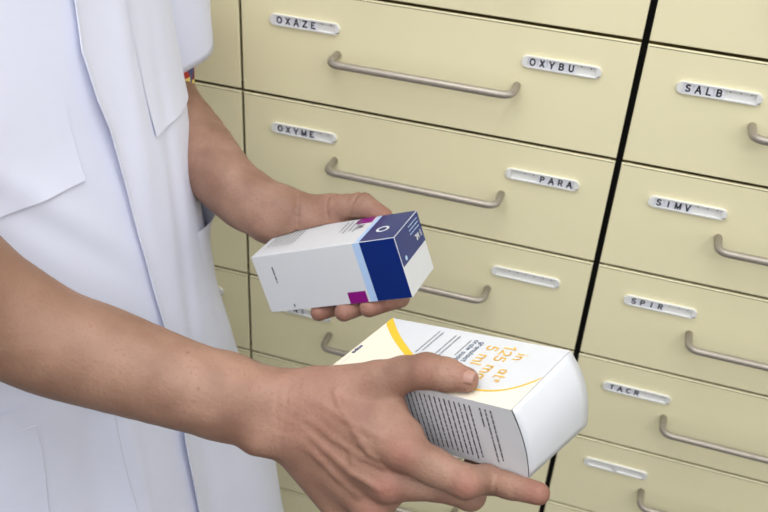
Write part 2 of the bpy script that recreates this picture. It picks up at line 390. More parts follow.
BIG = Carton((0.39455, -0.44603, 1.18215), ortho([[0.85913, -0.37653, 0.34659], [0.37375, 0.92427, 0.07765], [-0.34958, 0.06282, 0.93480]]), (0.1665, 0.0725, 0.0544))

def carton_root(name, c, label):
    t = empty(name, (0, 0, 0)); mw = Matrix.Identity(4)
    for i in range(3):
        for j in range(3): mw[i][j] = c.ax[j][i]
        mw[i][3] = c.o[i]
    t.matrix_world = mw; tag(t, label, 'box', 'medicine boxes held in the hands'); return t
EPS = 0.00018
def face_pt(face, a, b2, lift, c):
    L, Wd, H = c.d
    if face == 'top': return (a, b2, lift)                   # a = u, b = v
    if face == 'front': return (a, -lift, b2)                # a = u, b = w
    if face == 'end': return (lift, a, b2)                   # a = v, b = w
def poly(root, c, name, face, pts, mt, lift=EPS):
    V = [face_pt(face, a, b2, lift, c) for a, b2 in pts]
    me = mesh(name, V, [tuple(range(len(V)))]); return link(name, me, root, mt)
def band(root, c, name, face, left, right, mt, lift=EPS):
    V = [face_pt(face, a, b2, lift, c) for a, b2 in left] + [face_pt(face, a, b2, lift, c) for a, b2 in right]; n = len(left)
    return link(name, mesh(name, V, [(i, i + 1, n + i + 1, n + i) for i in range(n - 1)]), root, mt)
def lettering(root, c, face, s, size, org, xdir, ydir, mt, bold=0.14, lift=2 * EPS, name='lettering'):
    gv, gf = glyphs(s, size, bold)
    V = [face_pt(face, org[0] + x * xdir[0] + y * ydir[0], org[1] + x * xdir[1] + y * ydir[1], lift, c) for x, y, _ in gv]
    return link(name, mesh(name, V, gf), root, mt)
def fine_print(root, c, face, lines, mt, lift=2 * EPS):
    """lines: (start, dir, length, thickness) -> rows of word-like dashes"""
    V = []; Fc = []
    for (s, d, ln, th) in lines:
        d = np.array(d, float); nrm = np.array([-d[1], d[0]]); p = 0.0
        while p < ln:
            wl = random.uniform(1.5, 6.0) * th; wl = min(wl, ln - p)
            q = [np.array(s) + d * p - nrm * th / 2, np.array(s) + d * (p + wl) - nrm * th / 2, np.array(s) + d * (p + wl) + nrm * th / 2, np.array(s) + d * p + nrm * th / 2]
            k = len(V); V += [face_pt(face, a, b2, lift, c) for a, b2 in q]; Fc.append((k, k + 1, k + 2, k + 3)); p += wl + 0.6 * th
    return link('fine_print', mesh('fine_print', V, Fc), root, mt)

# --- blue and white box
t = carton_root('medicine_box', BLUE, 'white medicine box with navy blue end and purple square, in the left hand')
L, Wd, H = BLUE.d
link('carton', from_bm('carton', box_bm(-L, 0, 0, Wd, -H, 0, 0.0006, 2)), t, 'carton')
ub = -0.0335; ul = -0.0405; g = 0.0004
poly(t, BLUE, 'navy_print', 'front', [(ub, -H + g), (-g, -H + g), (-g, -g), (ub, -g)], 'navy')
poly(t, BLUE, 'navy_print', 'top', [(ub, g), (-g, g), (-g, Wd - g), (ub, Wd - g)], 'navy')
poly(t, BLUE, 'navy_print', 'end', [(g, -0.0285), (Wd - g, -0.0285), (Wd - g, -g), (g, -g)], 'navy')
poly(t, BLUE, 'light_blue_stripe', 'front', [(ul, -H + g), (ub, -H + g), (ub, -g), (ul, -g)], 'light_blue')
poly(t, BLUE, 'light_blue_stripe', 'top', [(ub - 0.004, g), (ub, g), (ub, Wd - g), (ub - 0.004, Wd - g)], 'light_blue')
poly(t, BLUE, 'purple_square', 'front', [(-0.0605, -H + g), (-0.0425, -H + g), (-0.0425, -H + 0.0115), (-0.0605, -H + 0.0115)], 'purple')
poly(t, BLUE, 'purple_square', 'top', [(-0.056, Wd - 0.013), (-0.0395, Wd - 0.013), (-0.0395, Wd - g), (-0.056, Wd - g)], 'purple')
ring = lambda r0, cu_, cv: [(cu_ + r0 * math.cos(a), cv + r0 * math.sin(a)) for a in np.linspace(0, 2 * math.pi, 29)]
band(t, BLUE, 'ring_logo', 'top', ring(0.0062, -0.0195, 0.0225), ring(0.0037, -0.0195, 0.0225), 'carton', 2 * EPS)
poly(t, BLUE, 'round_mark', 'end', ring(0.0022, 0.010, -0.024)[:-1], 'light_blue', 2 * EPS)
poly(t, BLUE, 'text_panel', 'top', [(-0.139, 0.014), (-0.112, 0.014), (-0.112, 0.05), (-0.139, 0.05)], 'pale_grey')
fine_print(t, BLUE, 'top', [((-0.136 + 0.0042 * k, 0.048), (0, -1), 0.030, 0.0011) for k in range(7)], 'grey_text', 3 * EPS)
fine_print(t, BLUE, 'top', [((-0.066 + 0.0048 * k, 0.052), (0, -1), 0.022 + 0.004 * (k % 2), 0.0011) for k in range(4)], 'grey_text')
lettering(t, BLUE, 'top', 'ML', 0.0055, (-0.0475, 0.036), (0, -1), (1, 0), 'dark_text', .18)
fine_print(t, BLUE, 'front', [((-0.1265, -0.012), (0, -1), 0.016, 0.0016)], 'grey_text')
fine_print(t, BLUE, 'front', [((-0.1175, -0.0505), (0, -1), 0.003, 0.0014)], 'grey_text')
lettering(t, BLUE, 'end', '5 ML', 0.0052, (0.0455, -0.0185), (-1, 0), (0, -1), 'carton', .22)
fine_print(t, BLUE, 'end', [((0.052, -0.0045 - 0.0035 * k), (-1, 0), 0.022, 0.0009) for k in range(3)], 'light_blue')

# --- large white box with yellow arc
t = carton_root('medicine_box', BIG, 'larger white medicine box with yellow arc and orange 125 mg print, in the right hand')
L, Wd, H = BIG.d
def bulge(tw): return 0.0036 * math.sin(math.pi * min(1, max(0, tw))) ** 0.9
NB = 12
bm = bmesh.new()
prof = [(bulge(k / NB), -H * k / NB) for k in range(NB + 1)]           # right edge of the long panels, bowed outwards
fr = [bm.verts.new((u, 0, w)) for u, w in prof]; bk_ = [bm.verts.new((u, Wd, w)) for u, w in prof]
frl = [bm.verts.new((-L, 0, w)) for u, w in prof]; bkl = [bm.verts.new((-L, Wd, w)) for u, w in prof]
for k in range(NB):
    bm.faces.new((frl[k], frl[k + 1], fr[k + 1], fr[k])); bm.faces.new((bkl[k], bk_[k], bk_[k + 1], bkl[k + 1]))
    bm.faces.new((frl[k], bkl[k], bkl[k + 1], frl[k + 1]))
bm.faces.new((frl[0], fr[0], bk_[0], bkl[0])); bm.faces.new((frl[-1], bkl[-1], bk_[-1], fr[-1]))
link('carton', from_bm('carton', bm), t, 'carton')
# the end flap, bowed a little more than the panels, tucked in at the bottom with a small ear at the back
V = []; Fc = []; NV = 8
for k in range(NB + 1):
    for j in range(NV + 1):
        tw = k / NB; tv = j / NV; low = 0.0085 * tv * tw ** 3
        V.append((bulge(tw) * (0.92 + .9 * tv) + 0.0005 + 0.0012 * math.sin(math.pi * tw) * math.sin(math.pi * tv), 0.0009 + (Wd - 0.0009) * tv, -H * tw - low))
for k in range(NB):
    for j in range(NV):
        a = k * (NV + 1) + j; Fc.append((a, a + NV + 1, a + NV + 2, a + 1))
k = len(V); last = NB * (NV + 1)          # tucked-under lip along the bottom
for j in range(NV + 1): q = V[last + j]; V.append((q[0] - 0.004, q[1], q[2] + 0.0004))
for j in range(NV): Fc.append((last + j, k + j, k + j + 1, last + j + 1))
fl = link('end_flap', mesh('end_flap', V, Fc), t, 'carton', True)
fl.modifiers.new('thickness', 'SOLIDIFY').thickness = 0.0005
def uv(px, py):
    q = BIG.local(BIG.ray(px, py, 2, 0.0)); return (q[0], q[1])
def smooth_curve(P, n=40):
    P = np.array(P); d = np.r_[0, np.cumsum(np.linalg.norm(np.diff(P, axis=0), axis=1))]
    s = np.linspace(0, d[-1], n); out = np.stack([np.interp(s, d, P[:, i]) for i in (0, 1)], 1)
    for _ in range(8):
        out[1:-1] = 0.25 * out[:-2] + 0.5 * out[1:-1] + 0.25 * out[2:]
    return out
arcp = [(-0.1712, Wd), (-0.1676, 0.0691), (-0.1447, 0.0505), (-0.1286, 0.0403), (-0.1142, 0.0317), (-0.1000, 0.0238), (-0.0689, 0.0125), (-0.0480, 0.0100), (-0.0324, 0.0105), (-0.0185, 0.0141), (-0.0084, 0.0229), (0.0, 0.0374)]
arcp = smooth_curve(arcp, 40)
tang = np.gradient(arcp, axis=0); tang /= np.linalg.norm(tang, axis=1)[:, None]; nr = np.stack([-tang[:, 1], tang[:, 0]], 1)
wid = np.interp(np.linspace(0, 1, 40), [0, 0.35, 0.6, 1], [0.0068, 0.0055, 0.0022, 0.0014])
inner = arcp + nr * wid[:, None] * 0.5; outer = arcp - nr * wid[:, None] * 0.5
clampf = lambda P: [(min(0 - 0.0002, max(-L + 0.0002, a)), min(Wd - 0.0002, max(0.0002, b2))) for a, b2 in P]
band(t, BIG, 'yellow_arc', 'top', clampf(inner), clampf(outer), 'yellow', 2 * EPS)
edge = [(a, 0.0003) for a, _ in outer]
crm = [(a, b2) for a, b2 in outer]
band(t, BIG, 'cream_panel', 'top', clampf(crm), clampf(edge), 'carton_cream')
poly(t, BIG, 'cream_panel', 'top', clampf([(-L, 0.0003), (outer[0][0], 0.0003), (outer[0][0], Wd), (-L, Wd)]), 'carton_cream')
TX, TY = (0, -1), (1, 0)
lettering(t, BIG, 'top', 'in', 0.0090, (-0.0290, 0.0545), TX, TY, 'orange_text')
lettering(t, BIG, 'top', 'at', 0.0090, (-0.0297, 0.0330), TX, TY, 'orange_text')
lettering(t, BIG, 'top', 'e', 0.0060, (-0.0275, 0.0245), TX, TY, 'orange_text')
lettering(t, BIG, 'top', '125 mg', 0.0098, (-0.0425, 0.0435), TX, TY, 'orange_text')
lettering(t, BIG, 'top', '5 ml', 0.0098, (-0.0560, 0.0490), TX, TY, 'orange_text')
lettering(t, BIG, 'top', 'granulaat voor', 0.0046, (-0.0672, 0.0430), TX, TY, 'navy_text', .13)
lettering(t, BIG, 'top', 'orale suspensie', 0.0046, (-0.0732, 0.0430), TX, TY, 'navy_text', .13)
fine_print(t, BIG, 'top', [((-0.0784, 0.0625), (0, -1), 0.020, 0.0010), ((-0.0905, 0.0650), (0, -1), 0.034, 0.0011), ((-0.0945, 0.0650), (0, -1), 0.026, 0.0011),
                           ((-0.1075, 0.0660), (0, -1), 0.026, 0.0011), ((-0.1115, 0.0665), (0, -1), 0.030, 0.0011)], 'grey_text')
lettering(t, BIG, 'top', 'xopa', 0.0040, (-0.1618, 0.0252), (0, -1), (1, 0), 'navy', .24)
fine_print(t, BIG, 'top', [((-0.1610, 0.006), (0, 1), 0.010, 0.0008)], 'pale_grey')
lines = []
for k in range(25):
    u = -0.0175 - 0.0044 * k
    ln = 0.044 if k > 5 else [0.041, 0.044, 0.016, 0.0, 0.043, 0.046][k]
    if ln: lines.append(((u, -0.0045), (0, -1), ln, 0.0012))
fine_print(t, BIG, 'front', lines, 'dark_text')

# ------------------------------------------------------------------ person: implicit body surface
def smin(a, b2, k):
    h = np.clip(0.5 + 0.5 * (b2 - a) / k, 0, 1); return b2 + (a - b2) * h - k * h * (1 - h)
FAR = 0.06
def cap(X, a, b2, r0, r1):
    """tapered capsule, evaluated near itself only"""
    a = np.asarray(a); b2 = np.asarray(b2); c = (a + b2) / 2; R = np.linalg.norm(b2 - a) / 2 + max(r0, r1) + FAR
    out = np.full(len(X), FAR, np.float64)
    dd = X - c; near = (dd * dd).sum(1) < R * R
    if near.any():
        p = X[near] - a; ba = b2 - a; tt = np.clip(p @ ba / (ba @ ba + 1e-12), 0, 1)
        out[near] = np.linalg.norm(p - tt[:, None] * ba, axis=1) - (r0 + (r1 - r0) * tt)
    return out
def chain(X, pts, k=0.004):
    d = None
    for (a, r0), (b2, r1) in zip(pts[:-1], pts[1:]):
        q = cap(X, a, b2, r0, r1); d = q if d is None else smin(d, q, k)
    return d
def spline(pts, n=5):
    P = np.array([np.r_[a, r_] for a, r_ in pts]); Q = np.vstack([2 * P[0] - P[1], P, 2 * P[-1] - P[-2]]); out = []
    for i in range(1, len(Q) - 2):
        for k in range(n):
            t = k / n; p0, p1, p2, p3 = Q[i - 1:i + 3]
            out.append(.5 * (2 * p1 + (p2 - p0) * t + (2 * p0 - 5 * p1 + 4 * p2 - p3) * t * t + (3 * p1 - p0 - 3 * p2 + p3) * t ** 3))
    out.append(P[-1]); return [(q[:3], q[3]) for q in out]
def surface_nets(fn, lo, hi, h, levels):
    lo = np.array(lo); S = h * 2 ** levels
    n = np.ceil((np.array(hi) - lo) / S).astype(int)
    ijk = np.stack(np.meshgrid(*[np.arange(q) for q in n], indexing='ij'), -1).reshape(-1, 3)
    for lv in range(levels + 1):
        s = h * 2 ** (levels - lv)
        d = fn(lo + (ijk + 0.5) * s)
        ijk = ijk[np.abs(d) < s * 1.25 + (0.004 if lv < levels else 0.0008)]
        if lv < levels:
            off = np.array([(a, b2, c) for a in (0, 1) for b2 in (0, 1) for c in (0, 1)])
            ijk = (ijk[:, None] * 2 + off[None]).reshape(-1, 3)
    B = 1 << 20
    code = lambda q: (q[..., 0].astype(np.int64) * B + q[..., 1]) * B + q[..., 2]
    off = np.array([(a, b2, c) for a in (0, 1) for b2 in (0, 1) for c in (0, 1)])      # index = 4a+2b+c
    cor = ijk[:, None] + off[None]; cc = code(cor)
    uq, inv = np.unique(cc.ravel(), return_inverse=True); inv = inv.reshape(cc.shape)
    P = np.stack([uq // (B * B), (uq // B) % B, uq % B], 1)
    val = fn(lo + P * h)
    cv = val[inv]; act = (cv.min(1) < 0) & (cv.max(1) >= 0)
    ijk, cv, inv = ijk[act], cv[act], inv[act]
    o = np.argsort(code(ijk)); ijk, cv, inv = ijk[o], cv[o], inv[o]; ck = code(ijk)
    acc = np.zeros((len(ijk), 3)); cnt = np.zeros(len(ijk))
    for i in range(8):
        for bit in (1, 2, 4):
            j = i | bit
            if j == i: continue
            a, b2 = cv[:, i], cv[:, j]; x = (a < 0) != (b2 < 0)
            tt = np.where(x, a / np.where(a == b2, 1, a - b2), 0)
            acc += np.where(x[:, None], off[i] + tt[:, None] * (off[j] - off[i]), 0); cnt += x
    V = lo + (ijk + acc / cnt[:, None]) * h
    quads = []
    for ax in range(3):
        b1, b2 = [(1, 2), (2, 0), (0, 1)][ax]
        bit = {0: 4, 1: 2, 2: 1}[ax]
        a, b_ = cv[:, 0], cv[:, bit]                       # edge from corner 000 along ax
        x = (a < 0) != (b_ < 0); base = ijk[x]; flip = a[x] >= 0
        idx = []; ok = np.ones(len(base), bool)
        for d1, d2 in ((0, 0), (-1, 0), (-1, -1), (0, -1)):
            q = base.copy(); q[:, b1] += d1; q[:, b2] += d2
            c = code(q); p = np.searchsorted(ck, c); p = np.clip(p, 0, len(ck) - 1); ok &= ck[p] == c; idx.append(p)
        Q = np.stack(idx, 1); Q[flip] = Q[flip][:, ::-1]; quads.append(Q[ok])
    return V, np.concatenate(quads)

A = lambda px, py, d: at(px, py, d)
red_spots = []        # (point, radius, strength)
creases = []          # (point, axis, half-width, depth, reach)

# ---- right arm (towards the camera)
RF = [(A(-72, 274, .612), .0450), (A(0, 314.5, .640), .0408), (A(51, 341, .650), .0380), (A(102, 357.5, .655), .0365), (A(179, 383.5, .657), .0320), (A(225, 396.5, .657), .0302)]
img_n = RW.T @ np.array([-0.29, 0.956, 0.0])                 # across the forearm in view
RFs = spline(RF, 4); wr = A(262, 409, .657); wr2 = A(297, 414, .655)
RSH = np.array([-0.135, -0.455, 1.405]); LSH = np.array([-0.035, -0.125, 1.405])
LF = [(A(146, 92, .965), .0420), (A(191, 142, .920), .0370), (A(225, 181, .887), .0308), (A(249, 201, .878), .0285)]
LFs = spline(LF, 4); lwr = A(272, 213, .869)
# ---- right hand joints
h_big = BIG.d[2]
RT_tip = BIG.ray(466, 379.5, 2, .0086); RT_ip = BIG.ray(427, 371, 2, .0125)
R_mcp = {2: A(402, 449, .6235), 3: A(388, 483, .634), 4: A(373, 507, .650), 5: A(348, 514, .672)}
R_fing = {2: [(R_mcp[2], .0138), (A(434, 467, .613), .0124), (A(466, 482, .6015), .0112), (BIG(-.030, -.0066, -h_big - .0054), .0099), (BIG(-.012, -.0062, -h_big - .0056), .0088), (BIG(.0098, -.0050, -h_big - .0056), .0076)],
          3: [(R_mcp[3], .0128), (A(436, 485, .628), .0108), (A(470, 494.5, .632), .0108), (BIG(-.060, .026, -h_big - .0095), .0090), (BIG(-.046, .046, -h_big - .0085), .0078)],
          4: [(R_mcp[4], .0125), (BIG(-.098, .012, -h_big - .0165), .0102), (BIG(-.083, .036, -h_big - .0100), .0088), (BIG(-.068, .056, -h_big - .0082), .0076)],
          5: [(R_mcp[5], .0115), (BIG(-.120, .016, -h_big - .0150), .0088), (BIG(-.105, .034, -h_big - .0085), .0076), (BIG(-.092, .050, -h_big - .0072), .0066)]}
R_thumb = [(A(322, 389, .660), .0160), (A(378, 381, .643), .0140), (A(404, 374, .636), .0122), (RT_ip, .0122), (A(446, 373.5, 0) * 0 + (RT_ip * .5 + RT_tip * .5) + np.array([0, 0, .0004]), .0112), (RT_tip, .0086)]
R_carp = {1: A(312, 392, .662), 2: A(296, 398, .660), 3: A(294, 413, .656), 4: A(294, 428, .659), 5: A(290, 438, .664)}
def right_hand0(X):
    palm = None
    for f_ in (2, 3, 4, 5):
        q = cap(X, R_carp[f_], R_mcp[f_], .0150, .0125); palm = q if palm is None else smin(palm, q, .012)
    deep = RW[2] * .013
    for f_ in (2, 3, 4):
        palm = smin(palm, cap(X, R_carp[f_] + deep, R_mcp[f_] * .75 + R_carp[f_] * .25 + deep * .9, .013, .011), .014)
    # flesh between thumb and index metacarpals, hypothenar side
    palm = smin(palm, cap(X, A(330, 398, .655), A(392, 408, .640), .0150, .0095), .016)
    palm = smin(palm, cap(X, A(340, 412, .648), A(408, 434, .628), .0140, .0085), .014)
    palm = smin(palm, cap(X, A(300, 445, .670), A(345, 492, .676), .0120, .0130), .014)
    bodies = [smin(palm, chain(X, R_thumb, .004), .010)]
    for f_ in (2, 3, 4, 5): bodies.append(smin(palm, chain(X, R_fing[f_], .0035), .007))
    d = bodies[0]
    for q in bodies[1:]: d = smin(d, q, .0016)
    # knuckles, tendons and veins standing out on the back of the hand
    up = -RW[2]
    for f_, r_ in ((2, .0105), (3, .0105), (4, .0100)):
        d = smin(d, cap(X, R_mcp[f_] + up * .0042, R_mcp[f_] + up * .0042 + np.array([.001, 0, 0]), r_, r_), .006)
    d = smin(d, cap(X, R_fing[2][2][0] + up * .0035, R_fing[2][2][0] + up * .0036 + np.array([0.002, 0, 0]), .0070, .0070), .004)
    return d
def hit(px, py, fn, d0=.5, d1=1.0, sink=0.0):
    a = at(px, py, 1.0) - CAM; ts = np.arange(d0, d1, .0005); v = fn(CAM + ts[:, None] * a); j_ = np.argmax(v < 0); return CAM + a * (ts[j_] + sink)
VEINS = []
for pts, r_, s_ in (([(336, 392), (340, 404), (347, 416), (356, 431), (363, 443), (370, 452), (377, 457)], .0022, .0009),
                ([(356, 431), (351, 447), (353, 462)], .0015, .0010),
                ([(312, 420), (335, 438), (362, 456), (384, 466)], .0020, .0014),
                ([(306, 430), (328, 450), (352, 472), (378, 488)], .0022, .0016),
                ([(302, 438), (320, 458), (340, 478), (358, 494)], .0022, .0016),
                ([(316, 400), (345, 418), (380, 436)], .0020, .0015)):
    VEINS.append(([(hit(x, y, right_hand0, .55, .75, s_), r_) for x, y in pts]))
def right_hand(X):
    d = right_hand0(X)
    for v_ in VEINS: d = smin(d, chain(X, v_, .002), .0032)
    return d
def right_arm(X):
    fore = chain(X, RFs, .002)
    a1 = RF[-1][0]
    for s, ro in ((-1, .0205), (1, .0200)):
        fore = smin(fore, chain(X, [(a1 + img_n * s * .008, .0225), (wr + img_n * s * .0098, ro), (wr2 + img_n * s * .0100, ro)], .004), .008)
    fore = smin(fore, cap(X, A(258, 440, .652), A(264, 441, .652), .0095, .0095), .010)       # ulna head
    fore = smin(fore, cap(X, RF[0][0], RSH, .0440, .0500), .020)
    return fore
# ---- left hand (behind the blue box)
Lb, Wb, Hb = BLUE.d
LT_tip = BLUE.ray(383.5, 216.5, 1, Wb + .0088); LT_ip = BLUE.ray(362, 205.5, 1, Wb + .0120); LT_mcp = BLUE.ray(333, 209, 1, Wb + .0150)
L_mcp = {2: BLUE(-.036, Wb + .0185, -.034), 3: BLUE(-.050, Wb + .0195, -.048), 4: BLUE(-.067, Wb + .0180, -.057), 5: BLUE(-.086, Wb + .0150, -.061)}
zt = -Hb - .0072
L_tip = {5: BLUE.ray(319.0, 312.5, 2, zt), 4: BLUE.ray(344.0, 312.0, 2, zt), 3: BLUE.ray(369.0, 307.5, 2, zt), 2: BLUE.ray(386.0, 301.5, 2, zt)}
L_fing = {}
for f_, r_ in ((2, .0085), (3, .0088), (4, .0086), (5, .0078)):
    a = BLUE.local(L_mcp[f_]); b2 = BLUE.local(L_tip[f_])
    q_ = 0.0 if f_ == 2 else 1.0; pip = BLUE(b2[0] * .35 + a[0] * .65 + .010 * q_, Wb + .002, -Hb - .0150); dip = BLUE(b2[0] + .016 * q_ + .004, .026, -Hb - .0105)
    L_fing[f_] = [(L_mcp[f_], r_ + .003), (pip, r_ + .0018), (dip, r_ + .0006), (L_tip[f_], r_)]
L_carp = {2: lwr + (LT_mcp - lwr) * .12 + BLUE.ax[1] * .004, 3: lwr + BLUE.ax[1] * .006, 4: lwr + BLUE.ax[1] * .006 - BLUE.ax[2] * .008, 5: lwr + BLUE.ax[1] * .002 - BLUE.ax[2] * .016}
def left_hand(X):
    palm = None
    for f_ in (2, 3, 4, 5):
        q = cap(X, L_carp[f_], L_mcp[f_], .0155, .0120); palm = q if palm is None else smin(palm, q, .012)
    palm = smin(palm, cap(X, A(288, 216, .876), A(326, 212, .866), .0170, .0150), .012)     # ball of the thumb
    th = chain(X, [(A(300, 213, .873), .0150), (LT_mcp, .0138), (LT_ip * .5 + LT_mcp * .5, .0116), (LT_ip, .0118), (LT_tip, .0086)], .004)
    bodies = [smin(palm, th, .006)]
    for f_ in (2, 3, 4, 5): bodies.append(smin(palm, chain(X, L_fing[f_], .0035), .007))
    d = bodies[0]
    for q in bodies[1:]: d = smin(d, q, .0014)
    return d
l_n = RW.T @ np.array([-0.70, 0.72, 0.0])
def left_arm(X):
    fore = chain(X, LFs, .002); a1 = LF[-1][0]
    for s in (-1, 1):
        fore = smin(fore, chain(X, [(a1 + l_n * s * .007, .0208), (lwr + l_n * s * .0090, .0200), (A(284, 215, .873) + l_n * s * .006, .0195)], .004), .008)
    fore = smin(fore, cap(X, LF[0][0], LSH, .0440, .0500), .020)
    return fore
# ---- trunk, neck and head
CHEST = np.array([-0.085, -0.290, 1.30]); UPN = np.array([-0.092, -0.288, 1.43])
HEAD = np.array([-0.045, -0.300, 1.640]); FWD = np.array([0.956, -0.292, 0.0]); SIDE = np.array([0.292, 0.956, 0.0]); ZU = np.array([0, 0, 1.0])
def trunk(X):
    d = cap(X, RSH, UPN, .046, .060); d = smin(d, cap(X, LSH, UPN, .046, .060), .04)
    d = smin(d, cap(X, UPN, np.array([-0.10, -0.288, 1.20]), .075, .080), .05)
    d = smin(d, cap(X, UPN, HEAD - ZU * .07 - FWD * .02, .055, .052), .03)
    return d
def head(X):
    d = cap(X, HEAD + ZU * .035 - FWD * .018, HEAD + ZU * .04 + FWD * .012, .085, .078)
    d = smin(d, cap(X, HEAD - ZU * .045 + FWD * .030, HEAD - ZU * .075 + FWD * .052, .052, .030), .04)
    d = smin(d, cap(X, HEAD + FWD * .088 + ZU * .012, HEAD + FWD * .108 - ZU * .022, .008, .012), .012)     # nose
    for s in (-1, 1):
        d = smin(d, cap(X, HEAD + FWD * .080 + SIDE * s * .014 + ZU * .026, HEAD + FWD * .068 + SIDE * s * .048 + ZU * .028, .009, .008), .012)
        d = smin(d, cap(X, HEAD - FWD * .010 + SIDE * s * .082 + ZU * .012, HEAD - FWD * .004 + SIDE * s * .080 - ZU * .022, .015, .009), .006)
        d = np.maximum(d, -cap(X, HEAD + FWD * .092 + SIDE * s * .032 + ZU * .008, HEAD + FWD * .093 + SIDE * s * .033 + ZU * .008, .014, .014) )
    for k in (0, 1):
        d = smin(d, cap(X, HEAD + FWD * (.086 - .003 * k) - SIDE * .020 - ZU * (.046 + .011 * k), HEAD + FWD * (.086 - .003 * k) + SIDE * .020 - ZU * (.046 + .011 * k), .0060, .0060), .005)
    return d
def crease_at(p, axis, hw, dep, reach):
    axis = np.asarray(axis, float); creases.append((np.asarray(p), axis / np.linalg.norm(axis), hw, dep, reach))
# wrist wrinkles, thumb and finger joints
ra = wr2 - wr
for k, px in enumerate((281, 287, 294)): crease_at(A(px, 405 + k * 2, .64), ra + np.array([.004, .006, -.008]) * (k - 1), .0014, .0006, .026)
tx = RT_tip - RT_ip
for k in (-1, 0, 1): crease_at(RT_ip + tx * (.05 + .07 * k), tx, .0008, .0005, .013)
ix = R_fing[2][3][0] - R_fing[2][2][0]
for k in (-1, 0, 1): crease_at(R_fing[2][2][0] + ix * (.02 + .06 * k), ix, .0008, .0005, .014)
ix2 = R_fing[2][5][0] - R_fing[2][4][0]
for k in (-1, 0, 1): crease_at(R_fing[2][4][0] + ix2 * .08 * k, ix2, .0007, .0005, .012)
lt = LT_tip - LT_ip
crease_at(LT_ip - lt * .22, lt, .0016, .0024, .014)
crease_at(A(327, 203, .845), LT_ip - LT_mcp, .0015, .0016, .016)
for px in (296.5, 299.5): crease_at(A(px, 212, .862), np.array(A(310, 212, .85)) - np.array(A(290, 211, .85)), .0013, .0016, .020)
for f_ in (2, 3, 4, 5):
    a = L_fing[f_][2][0]; ax_ = L_fing[f_][3][0] - a; crease_at(a, ax_, .0009, .0008, .012)
def bounds(pts, r_): q = np.array(pts); return q.min(0) - r_, q.max(0) + r_
PARTS = []
_r = [p for f_ in R_fing.values() for p, _ in f_] + [p for p, _ in R_thumb] + list(R_carp.values()); PARTS.append((right_hand, *bounds(_r, .02), .012))
_r = [p for p, _ in RF] + [RSH, wr2]; PARTS.append((right_arm, *bounds(_r, .055), .012))
_r = [p for f_ in L_fing.values() for p, _ in f_] + [LT_tip, LT_ip, LT_mcp, lwr]; PARTS.append((left_hand, *bounds(_r, .025), .012))
_r = [p for p, _ in LF] + [LSH, A(284, 215, .873)]; PARTS.append((left_arm, *bounds(_r, .055), .012))
PARTS.append((trunk, *bounds([RSH, LSH, HEAD, np.array([-.1, -.288, 1.2])], .09), .02))
PARTS.append((head, *bounds([HEAD], .15), .015))
def body(X):
    X = np.asarray(X, float)
    d = np.full(len(X), FAR)
    for fn_, lo_, hi_, k_ in PARTS:
        m_ = np.all((X > lo_ - FAR) & (X < hi_ + FAR), axis=1)
        if m_.any(): d[m_] = smin(d[m_], fn_(X[m_]), k_)
    for c_ in (BLUE, BIG):                                  # flesh presses flat against the cartons
        q = (X - c_.o) @ c_.ax.T; hd = c_.d / 2; g_ = np.abs(q - np.array([-hd[0], hd[1], -hd[2]])) - hd
        near = g_.max(1) < .004
        if near.any():
            e_ = g_[near]; bx = np.linalg.norm(np.maximum(e_, 0), axis=1) + np.minimum(e_.max(1), 0)
            d[near] = np.maximum(d[near], -(bx - .0003))
    for (p, ax_, hw, dep, reach) in creases:
        q = X - p; r2 = (q * q).sum(1); near = r2 < (reach * 1.8) ** 2
        if near.any():
            s = q[near] @ ax_; wob = 0.0005 * np.sin(q[near] @ np.array([900., 700., 800.]))
            d[near] += dep * np.exp(-((s + wob) / hw) ** 2) * np.exp(-(r2[near] / reach ** 2) ** 2)
    return d
BV, BQ = surface_nets(body, (-0.26, -0.56, 1.02), (0.46, -0.04, 1.80), 0.0013, 5)
person = empty('person', (-0.1, -0.29, 0))
tag(person, 'person in a short-sleeved white coat holding a medicine box in each hand', 'person')
PO = np.array([-0.1, -0.29, 0.0])
me = bpy.data.meshes.new('body'); nq = len(BQ)
me.vertices.add(len(BV)); me.vertices.foreach_set('co', (BV - PO).ravel())
me.loops.add(nq * 4); me.loops.foreach_set('vertex_index', BQ.ravel().astype(np.int32))
me.polygons.add(nq); me.polygons.foreach_set('loop_start', np.arange(nq, dtype=np.int32) * 4); me.polygons.foreach_set('loop_total', np.full(nq, 4, np.int32))
me.update(calc_edges=True); me.validate()
red = np.zeros(len(BV)); mole = np.zeros(len(BV)); tan = np.zeros(len(BV))
def gauss(arr, p, r_, s): arr += s * np.exp(-((BV - p) ** 2).sum(1) / r_ ** 2)
up = -RW[2]
for f_ in (2, 3, 4): gauss(red, R_mcp[f_] + up * .012, .011, .38)
gauss(red, R_fing[2][2][0] + up * .010, .010, .4); gauss(red, R_fing[2][5][0], .012, .45); gauss(red, RT_tip, .010, .4); gauss(red, RT_ip + up * .01, .010, .25)
for f_ in (2, 3, 4, 5): gauss(red, L_tip[f_], .010, .5)
gauss(red, LT_tip, .012, .4); gauss(red, LT_mcp, .02, .2); gauss(red, A(320, 420, .64), .05, .18)
for p in (A(187, 347, .63), A(193, 388, .63), A(112, 345, .62)): gauss(mole, p, .0001, 0)
for (px, py, r_) in ((187, 347, .0013), (194, 387, .0009)):
    # nearest skin point on the line of sight
    a = at(px, py, 1.0) - CAM; tt = (BV - CAM) @ a / (a @ a); dist = np.linalg.norm(BV - CAM - tt[:, None] * a, axis=1)
    c = np.where(dist < .004, tt, 9); j = c.argmin(); gauss(mole, BV[j], r_, .6)
tpar = np.clip((0.20 - BV[:, 0]) / 0.18, 0, 1) * (BV[:, 1] < -0.33); tan[:] = tpar * 0.75
